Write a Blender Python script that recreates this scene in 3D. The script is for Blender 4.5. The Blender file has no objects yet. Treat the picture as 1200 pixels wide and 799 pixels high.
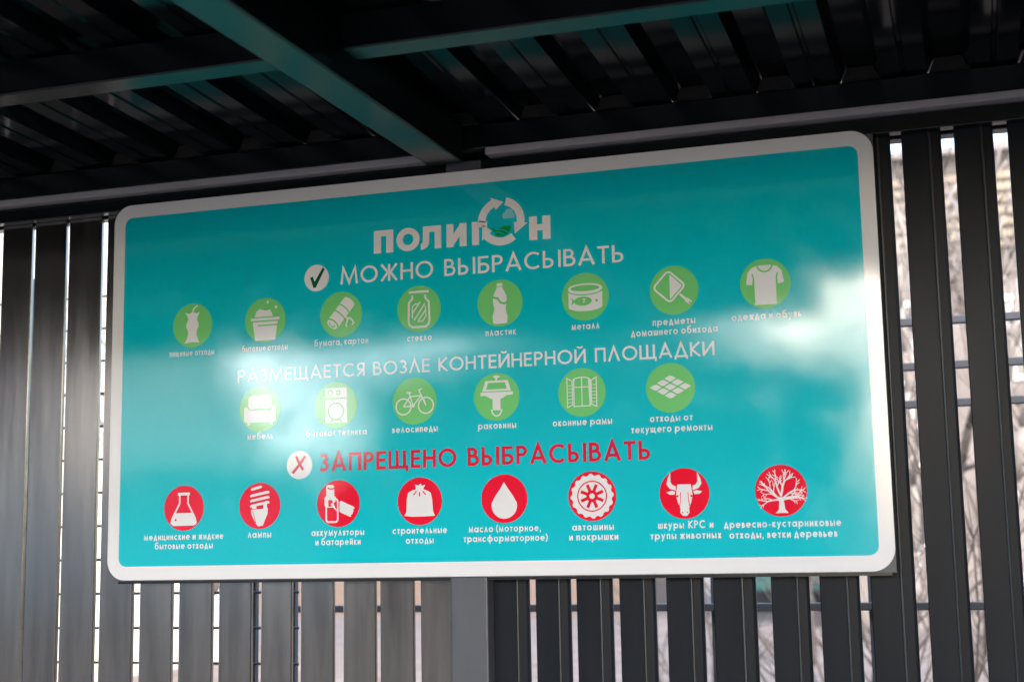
import bpy, bmesh, math, random
from mathutils import Vector, Matrix
from mathutils.geometry import delaunay_2d_cdt
R = math.radians
random.seed(7)
S = bpy.context.scene
COL = S.collection

# ------------------------------------------------------------------ camera, sky, sun, exposure
ZC = 2.03                                   # height of the sign's centre above the ground
cam_d = bpy.data.cameras.new('camera')
cam = bpy.data.objects.new('camera', cam_d); COL.objects.link(cam)
rt, fw, up = (Vector(v) for v in ((0.95109049, 0.30837042, -0.01829103), (-0.30277354, 0.9423, 0.14282472), (0.06127856, -0.13030119, 0.98957897)))
M = Matrix((rt, up, -fw)).transposed().to_4x4()
M.translation = Vector((1.17226, -3.25834, ZC - 0.43055))
cam.matrix_world = M
cam_d.sensor_fit = 'HORIZONTAL'; cam_d.sensor_width = 36.0; cam_d.lens = 49.975
cam_d.clip_start = 0.05; cam_d.clip_end = 2000
cam_d.dof.use_dof = True; cam_d.dof.focus_distance = 3.55; cam_d.dof.aperture_fstop = 3.0
S.camera = cam

SUN_EL, SUN_AZ = 38, 145                     # azimuth clockwise from +y: behind the camera, a little to the right
w = bpy.data.worlds.new('World'); S.world = w; w.use_nodes = True
nt = w.node_tree; bg = nt.nodes['Background']
sky = nt.nodes.new('ShaderNodeTexSky'); sky.sky_type = 'NISHITA'; sky.sun_disc = False
sky.sun_elevation = R(SUN_EL); sky.sun_rotation = R(SUN_AZ); sky.dust_density = 2.5; sky.air_density = 1.0; sky.ozone_density = 1.0
wtc = nt.nodes.new('ShaderNodeTexCoord'); wno = nt.nodes.new('ShaderNodeTexNoise'); wno.inputs['Scale'].default_value = 14; wno.inputs['Detail'].default_value = 5
nt.links.new(wtc.outputs['Generated'], wno.inputs['Vector'])
last = sky.outputs[0]
for az, el, wid, amp, colc in ((182.5, 9, 8.5, 23, (1, .80, .60)), (206, 8, 9, 8, (1, 1, .98)), (213, 6, 9, 10, (1, 1, .98))):     # three bright cloud patches added low in the sky for glare on the sign
    dv = nt.nodes.new('ShaderNodeVectorMath'); dv.operation = 'DOT_PRODUCT'; nt.links.new(wtc.outputs['Generated'], dv.inputs[0])
    dv.inputs[1].default_value = (math.sin(R(az)) * math.cos(R(el)), math.cos(R(az)) * math.cos(R(el)), math.sin(R(el)))
    mr = nt.nodes.new('ShaderNodeMapRange'); mr.interpolation_type = 'SMOOTHSTEP'; mr.inputs[1].default_value = math.cos(R(wid)); mr.inputs[2].default_value = math.cos(R(wid * .25)); mr.inputs[4].default_value = amp
    nt.links.new(dv.outputs['Value'], mr.inputs[0])
    nr = nt.nodes.new('ShaderNodeMapRange'); nr.inputs[1].default_value = .22; nr.inputs[2].default_value = .58; nt.links.new(wno.outputs['Fac'], nr.inputs[0])
    mu = nt.nodes.new('ShaderNodeMath'); mu.operation = 'MULTIPLY'; nt.links.new(mr.outputs[0], mu.inputs[0]); nt.links.new(nr.outputs[0], mu.inputs[1])
    sc = nt.nodes.new('ShaderNodeVectorMath'); sc.operation = 'SCALE'; sc.inputs[0].default_value = colc; nt.links.new(mu.outputs[0], sc.inputs['Scale'])
    ad = nt.nodes.new('ShaderNodeVectorMath'); ad.operation = 'ADD'; nt.links.new(last, ad.inputs[0]); nt.links.new(sc.outputs[0], ad.inputs[1]); last = ad.outputs[0]
nt.links.new(last, bg.inputs[0]); bg.inputs[1].default_value = 0.15
sun_d = bpy.data.lights.new('sun', 'SUN'); sun_d.energy = 0.5; sun_d.angle = R(12); sun_d.color = (1, .96, .91)
sun = bpy.data.objects.new('sun', sun_d); COL.objects.link(sun)
sd = Vector((math.sin(R(SUN_AZ)) * math.cos(R(SUN_EL)), math.cos(R(SUN_AZ)) * math.cos(R(SUN_EL)), math.sin(R(SUN_EL))))
sun.rotation_euler = sd.to_track_quat('Z', 'Y').to_euler()
S.view_settings.view_transform = 'Standard'; S.view_settings.look = 'None'
S.view_settings.gamma = 1.0; S.view_settings.use_curve_mapping = False
S.view_settings.exposure = 2.54
S.render.engine = 'CYCLES'
try: S.cycles.max_bounces = 8; S.cycles.diffuse_bounces = 5; S.cycles.glossy_bounces = 4
except Exception: pass

# ------------------------------------------------------------------ materials
def mat(name, col, rough=.5, metal=0., spec=.5, noise=None, bump=None, coat=0.):
    """col: base colour; noise=(scale, amount, second colour) ; bump=(scale, strength, distance)"""
    m = bpy.data.materials.new(name); m.use_nodes = True
    t = m.node_tree; b = t.nodes['Principled BSDF']
    b.inputs['Base Color'].default_value = (*col, 1); b.inputs['Roughness'].default_value = rough
    b.inputs['Metallic'].default_value = metal; b.inputs['Specular IOR Level'].default_value = spec
    b.inputs['Coat Weight'].default_value = coat; b.inputs['Coat Roughness'].default_value = .08
    tc = t.nodes.new('ShaderNodeTexCoord')
    if noise:
        mp = t.nodes.new('ShaderNodeMapping'); t.links.new(tc.outputs['Object'], mp.inputs[0])
        if len(noise) > 3: mp.inputs['Scale'].default_value = noise[3]
        n = t.nodes.new('ShaderNodeTexNoise'); n.inputs['Scale'].default_value = noise[0]; n.inputs['Detail'].default_value = 8
        n.inputs['Roughness'].default_value = .62
        t.links.new(mp.outputs[0], n.inputs['Vector'])
        r = t.nodes.new('ShaderNodeValToRGB'); r.color_ramp.elements[0].position = .5 - noise[1]; r.color_ramp.elements[1].position = .5 + noise[1]
        r.color_ramp.elements[0].color = (*col, 1); r.color_ramp.elements[1].color = (*noise[2], 1)
        t.links.new(n.outputs['Fac'], r.inputs[0]); t.links.new(r.outputs[0], b.inputs['Base Color'])
        rr = t.nodes.new('ShaderNodeMapRange'); rr.inputs[3].default_value = max(.02, rough - .06); rr.inputs[4].default_value = rough + .08
        t.links.new(n.outputs['Fac'], rr.inputs[0]); t.links.new(rr.outputs[0], b.inputs['Roughness'])
    if bump:
        n2 = t.nodes.new('ShaderNodeTexNoise'); n2.inputs['Scale'].default_value = bump[0]; n2.inputs['Detail'].default_value = 4
        mp2 = t.nodes.new('ShaderNodeMapping'); t.links.new(tc.outputs['Object'], mp2.inputs[0])
        if len(bump) > 3: mp2.inputs['Scale'].default_value = bump[3]
        t.links.new(mp2.outputs[0], n2.inputs['Vector'])
        bp = t.nodes.new('ShaderNodeBump'); bp.inputs['Strength'].default_value = bump[1]; bp.inputs['Distance'].default_value = bump[2]
        t.links.new(n2.outputs['Fac'], bp.inputs['Height']); t.links.new(bp.outputs[0], b.inputs['Normal'])
    return m

def print_mat(name, col):
    """glossy laminated print: fine orange peel, a slightly wavy sheet, dust and wiped smears in the gloss"""
    m = mat(name, col, rough=.04, spec=.65); t = m.node_tree; b = t.nodes['Principled BSDF']; geo = t.nodes.new('ShaderNodeNewGeometry')
    def noise(scale, detail=4):
        n = t.nodes.new('ShaderNodeTexNoise'); n.inputs['Scale'].default_value = scale; n.inputs['Detail'].default_value = detail
        t.links.new(geo.outputs['Position'], n.inputs['Vector']); return n
    prev = None
    for sc, st, di in ((3.2, .3, .0022), (380, .13, .0003)):
        bp = t.nodes.new('ShaderNodeBump'); bp.inputs['Strength'].default_value = st; bp.inputs['Distance'].default_value = di
        t.links.new(noise(sc, 2 if sc < 10 else 4).outputs['Fac'], bp.inputs['Height'])
        if prev: t.links.new(prev.outputs[0], bp.inputs['Normal'])
        prev = bp
    t.links.new(prev.outputs[0], b.inputs['Normal'])
    mr = t.nodes.new('ShaderNodeMapRange'); mr.inputs[1].default_value = .42; mr.inputs[2].default_value = .72; mr.inputs[3].default_value = .045; mr.inputs[4].default_value = .13
    t.links.new(noise(9, 9).outputs['Fac'], mr.inputs[0]); t.links.new(mr.outputs[0], b.inputs['Roughness'])
    return m
MT = {
 'white': print_mat('white_print', (.75, .765, .795)), 'teal': print_mat('teal_print', (.001, .50, .60)),
 'green': print_mat('green_print', (.17, .60, .19)), 'red': print_mat('red_print', (.78, .004, .03)),
 'headred': print_mat('red_lettering', (.60, .012, .05)), 'darkgreen': print_mat('dark_green_print', (.004, .10, .05)),
 'skyblue': print_mat('pale_blue_print', (.22, .62, .72)), 'leaf': print_mat('leaf_green_print', (.01, .30, .06)),
 'rim': mat('board_edge', (.55, .56, .57), .5), 'backing': mat('backing_sheet', (.09, .095, .10), .5, noise=(30, .2, (.07, .075, .08))),
 'slat': mat('anthracite_paint', (.009, .0115, .016), .32, 0, .10, noise=(14, .2, (.013, .016, .021), (1, 1, .12)), bump=(9, .15, .004, (1, 1, .1))),
 'ribedge': mat('rib_highlight_paint', (.05, .057, .063), .3, .4, .6),  # same slat paint made lighter: the rib's highlight put into the colour
 'slatback': mat('grey_slat_back', (.215, .20, .185), .15, .95, .5, noise=(22, .16, (.31, .285, .255), (1, 1, .08)), bump=(9, .12, .004, (1, 1, .1))),
 'post': mat('grey_post_paint', (.07, .074, .09), .42, .2, .5, noise=(20, .2, (.085, .09, .10), (1, 1, .2))),
 'frame': mat('black_steel_paint', (.003, .005, .006), .24, 0, .5, bump=(3, .05, .002)),
 'sheet': mat('dark_roof_sheet', (.0025, .004, .0055), .12, 0, .12, noise=(6, .2, (.0035, .0055, .0075)), bump=(7, .05, .002)),
 'strip': mat('pale_grey_trim', (.42, .40, .43), .45, 0, .4, noise=(25, .2, (.34, .33, .36), (.3, 1, 1))),
 'wire': mat('grey_wire', (.07, .075, .085), .4, .3), 'bluegrey': mat('blue_grey_paint', (.045, .05, .06), .5),
 'ground': mat('leafy_ground', (.10, .075, .06), .95, noise=(1.6, .2, (.21, .18, .165)), bump=(12, .5, .04)),
 'earth': mat('dark_earth', (.07, .06, .05), .95, noise=(1.1, .2, (.11, .095, .08)), bump=(12, .5, .04)),
 'pad': mat('concrete_pad', (.06, .058, .056), .8, noise=(3, .25, (.09, .087, .083)), bump=(60, .3, .004)),
 'asphalt': mat('asphalt', (.05, .05, .05), .9, noise=(4, .3, (.075, .075, .072))),
 'bark': mat('bark', (.045, .036, .03), .9, noise=(9, .2, (.10, .085, .075), (1, 1, .3))),
 'palebark': mat('pale_bark', (.36, .33, .31), .9, noise=(9, .2, (.16, .13, .11), (1, 1, .6))),
 'cream': mat('cream_plaster', (.76, .72, .60), .85, noise=(2, .3, (.70, .65, .54))),
 'roofgrey': mat('grey_roofing', (.20, .18, .18), .8, noise=(3, .2, (.27, .24, .23))),
 'glass': mat('window_glass', (.03, .035, .04), .08), 'paint': mat('white_trim_paint', (.7, .7, .7), .5),
 'tealpaint': mat('teal_metal_paint', (.03, .20, .165), .45, noise=(4, .3, (.035, .23, .19))),
 'dark': mat('dark_underside', (.012, .012, .013), .7), 'palepaint': mat('pale_grey_paint', (.30, .31, .32), .4),
 'zinc': mat('bolt_zinc', (.45, .45, .46), .35, .8),
}
def lined(name, c1, c2, pitch, gap, rough=.8, axis=2, brick=False):
    m = bpy.data.materials.new(name); m.use_nodes = True; t = m.node_tree; b = t.nodes['Principled BSDF']
    b.inputs['Roughness'].default_value = rough
    tc = t.nodes.new('ShaderNodeTexCoord'); br = t.nodes.new('ShaderNodeTexBrick')
    mp = t.nodes.new('ShaderNodeMapping'); mp.inputs['Rotation'].default_value = (R(90), 0, 0)
    t.links.new(tc.outputs['Object'], mp.inputs[0]); t.links.new(mp.outputs[0], br.inputs['Vector'])
    br.inputs['Scale'].default_value = 1; br.inputs['Row Height'].default_value = pitch
    br.inputs['Brick Width'].default_value = .25 if brick else 4.0
    br.inputs['Mortar Size'].default_value = gap
    br.inputs['Color1'].default_value = (*c1, 1); br.inputs['Color2'].default_value = (*[v * .88 for v in c1], 1); br.inputs['Mortar'].default_value = (*c2, 1)
    t.links.new(br.outputs[0], b.inputs['Base Color'])
    return m
MT['siding'] = lined('beige_siding', (.30, .25, .19), (.05, .038, .03), .22, .045)
MT['brick'] = lined('red_brick', (.17, .115, .09), (.18, .16, .14), .08, .008, brick=True)
MT['whitewall'] = mat('white_render', (.80, .79, .76), .8, noise=(1.5, .3, (.74, .73, .70)))
MT['rosewall'] = mat('faded_plaster', (.22, .195, .185), .9, noise=(1.2, .25, (.13, .11, .10)), bump=(30, .3, .01))
MT['garage'] = lined('pale_block_wall', (.62, .61, .59), (.5, .5, .5), .2, .008)

# ------------------------------------------------------------------ object helpers
def tag(o, label=None, cat=None, group=None, kind=None):
    if label: o['label'] = label
    if cat: o['category'] = cat
    if group: o['group'] = group
    if kind: o['kind'] = kind
    return o
def empty(name, loc, label=None, cat=None, group=None):
    o = bpy.data.objects.new(name, None); COL.objects.link(o); o.location = loc; o.empty_display_size = .1
    return tag(o, label, cat, group)
class MB:
    """collects world-space geometry, links it as one mesh object (origin at the parent)"""
    def __init__(s): s.v = []; s.f = []
    def add(s, vs, fs):
        n = len(s.v); s.v += [tuple(v) for v in vs]; s.f += [tuple(i + n for i in f) for f in fs]; return s
    def box(s, x0, x1, y0, y1, z0, z1):
        vs = [(x, y, z) for z in (z0, z1) for y in (y0, y1) for x in (x0, x1)]
        return s.add(vs, [(0, 2, 3, 1), (4, 5, 7, 6), (0, 1, 5, 4), (2, 6, 7, 3), (0, 4, 6, 2), (1, 3, 7, 5)])
    def prism(s, poly, p0, ex, ey, ez, length):
        """poly (CCW, in ex/ey) extruded along ez"""
        p0, ex, ey, ez = map(Vector, (p0, ex, ey, ez)); n = len(poly)
        vs = [p0 + ex * a + ey * b for a, b in poly] + [p0 + ex * a + ey * b + ez * length for a, b in poly]
        return s.add(vs, [tuple(range(n - 1, -1, -1)), tuple(range(n, 2 * n))] + [(i, (i + 1) % n, n + (i + 1) % n, n + i) for i in range(n)])
    def tube(s, a, b, r0, r1=None, n=6):
        a, b = Vector(a), Vector(b); r1 = r0 if r1 is None else r1; d = (b - a).normalized()
        e = d.orthogonal().normalized(); g = d.cross(e)
        vs = [a + (e * math.cos(2 * math.pi * i / n) + g * math.sin(2 * math.pi * i / n)) * r0 for i in range(n)]
        vs += [b + (e * math.cos(2 * math.pi * i / n) + g * math.sin(2 * math.pi * i / n)) * r1 for i in range(n)]
        return s.add(vs, [(i, (i + 1) % n, n + (i + 1) % n, n + i) for i in range(n)] + [tuple(range(n - 1, -1, -1)), tuple(range(n, 2 * n))])
    def build(s, name, m, parent=None, bevel=0., smooth=False):
        me = bpy.data.meshes.new(name)
        off = Vector((0, 0, 0))
        if parent:
            q = parent
            while q: off += q.location; q = q.parent
        me.from_pydata([Vector(v) - off for v in s.v], [], s.f); me.update()
        me.materials.append(m if not isinstance(m, str) else MT[m])
        o = bpy.data.objects.new(name, me); COL.objects.link(o)
        if parent: o.parent = parent
        if smooth:
            for p in me.polygons: p.use_smooth = True
        bm = bmesh.new(); bm.from_mesh(me); bmesh.ops.recalc_face_normals(bm, faces=bm.faces); bm.to_mesh(me); bm.free()
        if bevel:
            b = o.modifiers.new('bevel', 'BEVEL'); b.width = bevel; b.segments = 2; b.limit_method = 'ANGLE'
        return o

# ------------------------------------------------------------------ flat artwork: strokes, unions
def ribbon(pts, t, closed=False):
    pts = [Vector(p) for p in pts]; n = len(pts); h = t / 2; L = []; Rr = []
    for i in range(n):
        p = pts[i]
        a = pts[i - 1] if (i > 0 or closed) else None
        b = pts[(i + 1) % n] if (i < n - 1 or closed) else None
        d1 = (p - a).normalized() if a is not None else None; d2 = (b - p).normalized() if b is not None else None
        if d1 is None: d1 = d2
        if d2 is None: d2 = d1
        n1 = Vector((-d1.y, d1.x)); n2 = Vector((-d2.y, d2.x)); mm = n1 + n2
        if mm.length < 1e-4: mm = n1; k = 1
        else:
            mm.normalize(); k = 1 / max(.35, mm.dot(n1))
        L.append(p + mm * h * k); Rr.append(p - mm * h * k)
    out = []
    for i in range(n if closed else n - 1):
        j = (i + 1) % n; out.append([tuple(L[i]), tuple(Rr[i]), tuple(Rr[j]), tuple(L[j])])
    return out
def arc(cx, cy, rx, ry, a0, a1, n=14):
    return [(cx + rx * math.cos(R(a0 + (a1 - a0) * i / n)), cy + ry * math.sin(R(a0 + (a1 - a0) * i / n))) for i in range(n + 1)]
def disc(cx, cy, rx, ry=None, n=28): return [arc(cx, cy, rx, ry or rx, 0, 360, n)[:-1]]
def ringp(cx, cy, rx, ry, t, n=26): return ribbon(arc(cx, cy, rx, ry, 0, 360, n)[:-1], t, True)
def rect(x0, y0, x1, y1): return [[(x0, y0), (x1, y0), (x1, y1), (x0, y1)]]
def line(t, *pts): return ribbon(pts, t)
def rrect(x0, y0, x1, y1, r, n=6):
    return arc(x1 - r, y1 - r, r, r, 0, 90, n) + arc(x0 + r, y1 - r, r, r, 90, 180, n) + arc(x0 + r, y0 + r, r, r, 180, 270, n) + arc(x1 - r, y0 + r, r, r, 270, 360, n)
def area(p): return sum(p[i][0] * p[(i + 1) % len(p)][1] - p[(i + 1) % len(p)][0] * p[i][1] for i in range(len(p))) / 2
def flatten(layers):
    """painter's union: layers = [(True|False, polygons)], later ones on top; returns (verts2d, triangles) of what stays on"""
    vs = []; fs = []; on = []
    for keep, polys in layers:
        for p in polys:
            if abs(area(p)) < 1e-9: continue
            if area(p) < 0: p = p[::-1]
            n = len(vs); vs += [Vector(q) for q in p]; fs.append(list(range(n, n + len(p)))); on.append(keep)
    v, e, f, ov, oe, of = delaunay_2d_cdt(vs, [], fs, 1, 1e-5, True)
    tri = []
    for poly, src in zip(f, of):
        if src and on[max(src)]:
            a = area([v[i] for i in poly])
            if abs(a) > 1e-10: tri.append(tuple(poly) if a > 0 else tuple(poly[::-1]))
    return [tuple(q) for q in v], tri
def flat_obj(name, geo, m, parent, y, origin):
    """geo = list of (verts2d, tris, ox, oz, sx, sz)"""
    vs = []; fs = []
    for v, t, ox, oz, sx, sz in geo:
        n = len(vs); vs += [(ox + a * sx - origin[0], y, oz + b * sz - origin[1]) for a, b in v]; fs += [tuple(i + n for i in q) for q in t]
    me = bpy.data.meshes.new(name); me.from_pydata(vs, [], fs); me.update(); me.materials.append(MT[m])
    bm = bmesh.new(); bm.from_mesh(me)
    bmesh.ops.delete(bm, geom=[q for q in bm.verts if not q.link_faces], context='VERTS'); bm.to_mesh(me); bm.free()
    o = bpy.data.objects.new(name, me); COL.objects.link(o); o.parent = parent; o.location = (origin[0], 0, origin[1])
    return o

def glyph(c, t, H=1.0):
    """geometric sans glyph: polygons and width; H = letter height"""
    h = t / 2; P = []; V = lambda x, a=0, b=H: P.extend(line(t, (x, a), (x, b)))
    Hz = lambda y, a, b: P.extend(line(t, (a, y), (b, y)))
    def bowl(x, y0, y1, wd):           # half-round bowl to the right of x, outer box y0..y1
        r = (y1 - y0) / 2 - h; yc = (y0 + y1) / 2; s = max(x, x + wd - h - r * 1.0)
        P.extend(ribbon([(x, yc - r), (s, yc - r)] + arc(s, yc, x + wd - h - s, r, -90, 90, 10)[1:-1] + [(s, yc + r), (x, yc + r)], t))
    if c == 'П': wd = .70 * H; V(h); V(wd - h); Hz(H - h, 0, wd)
    elif c == 'О': wd = .98 * H; P += ringp(wd / 2, H / 2, wd / 2 - h, H / 2 - h + .01, t)
    elif c == 'С': wd = .84 * H; P += ribbon(arc(.49 * H, H / 2, .49 * H - h, H / 2 - h + .01, 48, 312, 20), t)
    elif c == 'Л': wd = .78 * H; P += line(t, (h * .9, 0), (wd / 2, H - h * .2), (wd - h * .9, 0))
    elif c == 'Ѫ': wd = .82 * H; P += ribbon([(0, h), (.06, h), (.16, h + .06), (.21, .3), (.22, 1 - h), (wd - h, 1 - h)], t); V(wd - h)
    elif c in 'ИЙ':
        wd = .74 * H; V(h); V(wd - h); P += line(t, (h * 1.0, h * .9), (wd - h, H - h * .9))
        if c == 'Й': P += ribbon(arc(wd / 2, H + .20, .15, .11, 180, 360, 8), t * .85)
    elif c == 'Г': wd = .56 * H; V(h); Hz(H - h, 0, wd)
    elif c == 'Н': wd = .70 * H; V(h); V(wd - h); Hz(H * .52, 0, wd)
    elif c == 'М': wd = 1.02 * H; P += line(t, (h, 0), (.17 * H, H - h * .3), (wd / 2, h * 1.3), (wd - .17 * H, H - h * .3), (wd - h, 0))
    elif c == 'Ж':
        wd = 1.0 * H; V(wd / 2)
        for s in (1, -1):
            P += line(t, (wd / 2 - s * (wd / 2 - h), H), (wd / 2 - s * h, H * .52), (wd / 2 - s * (wd / 2 - h), 0))
    elif c == 'В': wd = .62 * H; V(h); bowl(h, H * .5 - h * .5, H, wd * .86 - h); bowl(h, 0, H * .5 + h * 1.5, wd - h)
    elif c == 'Ы': wd = .94 * H; V(h); bowl(h, 0, H * .58, .56 * H - h); V(wd - h)
    elif c == 'Ь': wd = .58 * H; V(h); bowl(h, 0, H * .58, wd - h)
    elif c == 'Б': wd = .62 * H; V(h); bowl(h, 0, H * .60, wd - h); Hz(H - h, 0, wd * .92)
    elif c == 'Р': wd = .58 * H; V(h); bowl(h, H * .42, H, wd - h)
    elif c == 'Я':
        wd = .60 * H; g, _ = glyph('Р', t, H); g = [[(wd - x, y) for x, y in p] for p in g]; P += g; P += line(t, (wd - h * 1.5, H * .5), (h, 0))
        P[:] = [[(x + .0, y) for x, y in p] for p in P]
    elif c == 'А': wd = .86 * H; P += line(t, (h * .9, 0), (wd / 2, H - h * .2), (wd - h * .9, 0)); Hz(H * .30, wd * .2, wd * .8)
    elif c == 'Т': wd = .60 * H; V(wd / 2); Hz(H - h, 0, wd)
    elif c == 'З':
        wd = .56 * H; yc = .5 * H
        r1 = (H - yc) / 2 - h / 2; r2 = yc / 2 - h / 2; cx = wd - h - max(r1, r2)
        P += ribbon(arc(wd * .45, H - h - r1, wd * .42 - h * .6, r1, 145, -90, 12), t); P += ribbon(arc(wd * .45, h + r2, wd * .55 - h, r2, 90, -145, 12), t)
    elif c in 'ШЩ':
        wd = .98 * H; V(h); V(wd / 2); V(wd - h); Hz(h, 0, wd)
        if c == 'Щ': P += rect(wd - t * .1, -.16, wd + t * .75, t); wd += t * .7
    elif c == 'Ц': wd = .70 * H; V(h); V(wd - h); Hz(h, 0, wd); P += rect(wd - t * .1, -.16, wd + t * .75, t); wd += t * .7
    elif c == 'Е': wd = .54 * H; V(h); Hz(h, 0, wd); Hz(H - h, 0, wd); Hz(H * .52, 0, wd * .94)
    elif c == 'К': wd = .64 * H; V(h); P += line(t, (wd - h * .6, H), (t * .8, H * .50), (wd - h * .4, 0))
    elif c == 'Д': wd = .84 * H; P += line(t, (.13 * H, t), (wd / 2, H - h * .2), (wd - .13 * H, t)); Hz(h, 0, wd); P += rect(0, -.15, t * .9, h) + rect(wd - t * .9, -.15, wd, h)
    elif c == 'Х': wd = .68 * H; P += line(t, (h, 0), (wd - h, H)) + line(t, (h, H), (wd - h, 0))
    elif c == 'а': wd = H * 1.0; P += ringp(wd / 2 - h * .3, H / 2, wd / 2 - h * 1.2, H / 2 - h, t, 18); V(wd - h)
    elif c == 'о': wd = H * .98; P += ringp(wd / 2, H / 2, wd / 2 - h, H / 2 - h, t, 18)
    elif c == 'е': wd = H * .96; P += ribbon(arc(wd / 2, H / 2, wd / 2 - h, H / 2 - h, 0, 315, 18), t); Hz(H * .5, h, wd - h * .4)
    elif c == 'с': wd = H * .82; P += ribbon(arc(wd * .58, H / 2, wd * .58 - h, H / 2 - h, 50, 310, 16), t)
    elif c == 'б': wd = H * .98; P += ringp(wd / 2, H / 2, wd / 2 - h, H / 2 - h, t, 18); P += ribbon([(h, H * .5), (h * 1.3, H * .95), (.25 * H, H * 1.28), (.62 * H, H * 1.38), (.85 * H, H * 1.52)], t)
    elif c == 'р': wd = H * 1.0; P += ringp(wd / 2 + h * .3, H / 2, wd / 2 - h * 1.2, H / 2 - h, t, 18); V(h, -.42 * H, H)
    elif c == 'у': wd = H * .84; P += line(t, (h, H), (wd * .52, H * .05)) + line(t, (wd - h, H), (wd * .22, -.42 * H))
    elif c == 'ф': wd = H * 1.3; P += ringp(wd / 2, H / 2, wd / 2 - h, H / 2 - h, t, 18); V(wd / 2, -.42 * H, H * 1.4)
    elif c == ',': wd = t * 1.1; P += [[(0, -.16), (t * .7, -.16), (t * 1.1, t), (t * .2, t)]]
    elif c == '-': wd = .36; P += rect(.04, .24, .32, .24 + t)
    elif c == '(': wd = .26; P += ribbon(arc(.55, .42, .5, .66, 125, 235, 8), t)
    elif c == ')': wd = .26; P += ribbon(arc(-.29, .42, .5, .66, 55, -55, 8), t)
    else: raise KeyError(c)
    return P, wd
CACHE = {}
LOWCAP = {a: b for a, b in zip('вгджзийклмнптхцшщыья', 'ВГДЖЗИЙКЛМНПТХЦШЩЫЬЯ')}
def text_geo(s, x0, x1, z, cap, t, track=.14, xh=.68):
    """lettering fitted between x0 and x1 on baseline z"""
    items = []; x = 0
    for ch in s:
        if ch == ' ': x += .42 * (xh if s.islower() else 1) * 1.1; continue
        low = ch.islower(); key = (ch, t)
        if key not in CACHE:
            P, wd = glyph(LOWCAP.get(ch, ch), t, xh if low else 1.0)
            CACHE[key] = (*flatten([(True, P)]), wd)
        v, f, wd = CACHE[key]; items.append((v, f, x)); x += wd + track
    x -= track; k = (x1 - x0) / x
    return [(v, f, x0 + ox * k, z, k, cap) for v, f, ox in items]

# ------------------------------------------------------------------ the sign
# sheet profile position of things: wall face (sign print) lies in the plane y = 0, sign centre at x = 0, z = ZC
sign = empty('information_sign', (0, 0, ZC), 'wide teal recycling sign with white rim and round pictograms on the slat fence', 'sign')
def panel_prism(poly, y0, y1, name, m, bevel=0):
    mb = MB(); mb.prism(poly, (0, y1, ZC), (1, 0, 0), (0, 0, 1), (0, -1, 0), y1 - y0); return mb.build(name, m, sign, bevel)
panel_prism(rrect(-1, -.5, 1, .5, .052, 10), .0, .005, 'panel', 'white', .0008)
panel_prism([(-.985, -.5025), (1.0, -.5025), (1.0, .49), (-.985, .49)], .007, .011, 'backing_sheet', 'backing')
MB().box(-.975, .99, .0135, .046, ZC - .509, ZC - .47).build('contact_shadow_strip', 'frame', sign)  # dark strip standing in for the contact shadow below the sign
tag(sign.children[1], 'square cornered grey sheet showing behind the rounded corner')
def art(name, geo, m, y, parent=None, origin=(0, 0), label=None):
    o = flat_obj(name, geo, m, parent or sign, y, origin)
    if label: o['label'] = label
    return o
v, f = flatten([(True, [rrect(-.9655, -.4645, .9655, .4645, .022, 6)])])
art('teal_field', [(v, f, 0, 0, 1, 1)], 'teal', -.0005)

# logo
def text_obj(name, s, x0, x1, z, cap, t, m, y=-.0010, **kw): return art(name, text_geo(s, x0, x1, z, cap, t, **kw), m, y)
logo_t = .26; lg = []
for ch, a, b in (('П', -.2376, -.1841), ('О', -.1756, -.113), ('Ѫ', -.1099, -.0552), ('И', -.0409, .0122), ('Г', .0263, .0668)):
    P, wd = glyph(ch, logo_t); vv, ff = flatten([(True, P)]); lg.append((vv, ff, a, .3085, (b - a) / wd, .0585))
cx, cz, ro, ri = .1030, .3625, .0605, .0410; rm = (ro + ri) / 2
def aband(a0, a1): return ribbon(arc(cx, cz, rm, rm, a0, a1, 16), ro - ri)
def ahead(a, k=1.0, ln=30):
    p = lambda r, an: (cx + r * math.cos(R(an)), cz + r * math.sin(R(an)))
    return [[p(rm + .0175 * k, a + 2 * k), p(rm - .0175 * k, a + 2 * k), p(rm - .002, a - ln * k)]]
arrows = aband(178, 112) + ahead(112, 1, 30) + aband(76, -10) + ahead(-10, 1, 34) + aband(-52, -140) + ahead(-140, 1, 36)
cutter = aband(182, 100) + ahead(112, 1.25, 36) + aband(80, -10) + ahead(-10, 1.45, 36) + aband(-46, -150) + ahead(-140, 1.35, 40)
hx0, hx1 = .1753, .2295; P, wd = glyph('Н', logo_t); P = [[(hx0 + x * (hx1 - hx0) / wd, .3085 + y * .0585) for x, y in p] for p in P]
vv, ff = flatten([(True, P), (False, cutter), (True, arrows)]); lg.append((vv, ff, 0, 0, 1, 1))
logo = art('logo', lg, 'white', -.0010, label='white logo word with a ring of three arrows as its fifth letter')
cl = disc(cx + .012, cz + .014, .008) + disc(cx + .021, cz + .020, .0105) + disc(cx + .030, cz + .013, .006) + rect(cx + .005, cz + .006, cx + .034, cz + .012)
vv, ff = flatten([(True, cl)]); art('cloud', [(vv, ff, 0, 0, 1, 1)], 'skyblue', -.0010)
hill = [[(cx - .026, cz - .014), (cx - .012, cz - .020), (cx + .004, cz - .013), (cx + .022, cz - .012), (cx + .026, cz - .018), (cx + .020, cz - .030), (cx + .006, cz - .038), (cx - .012, cz - .037)]]
cuts = ribbon([(cx - .024, cz - .027), (cx - .008, cz - .026), (cx + .008, cz - .033)], .003) + ribbon([(cx - .016, cz - .019), (cx + .004, cz - .022), (cx + .02, cz - .030)], .0025)
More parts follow.
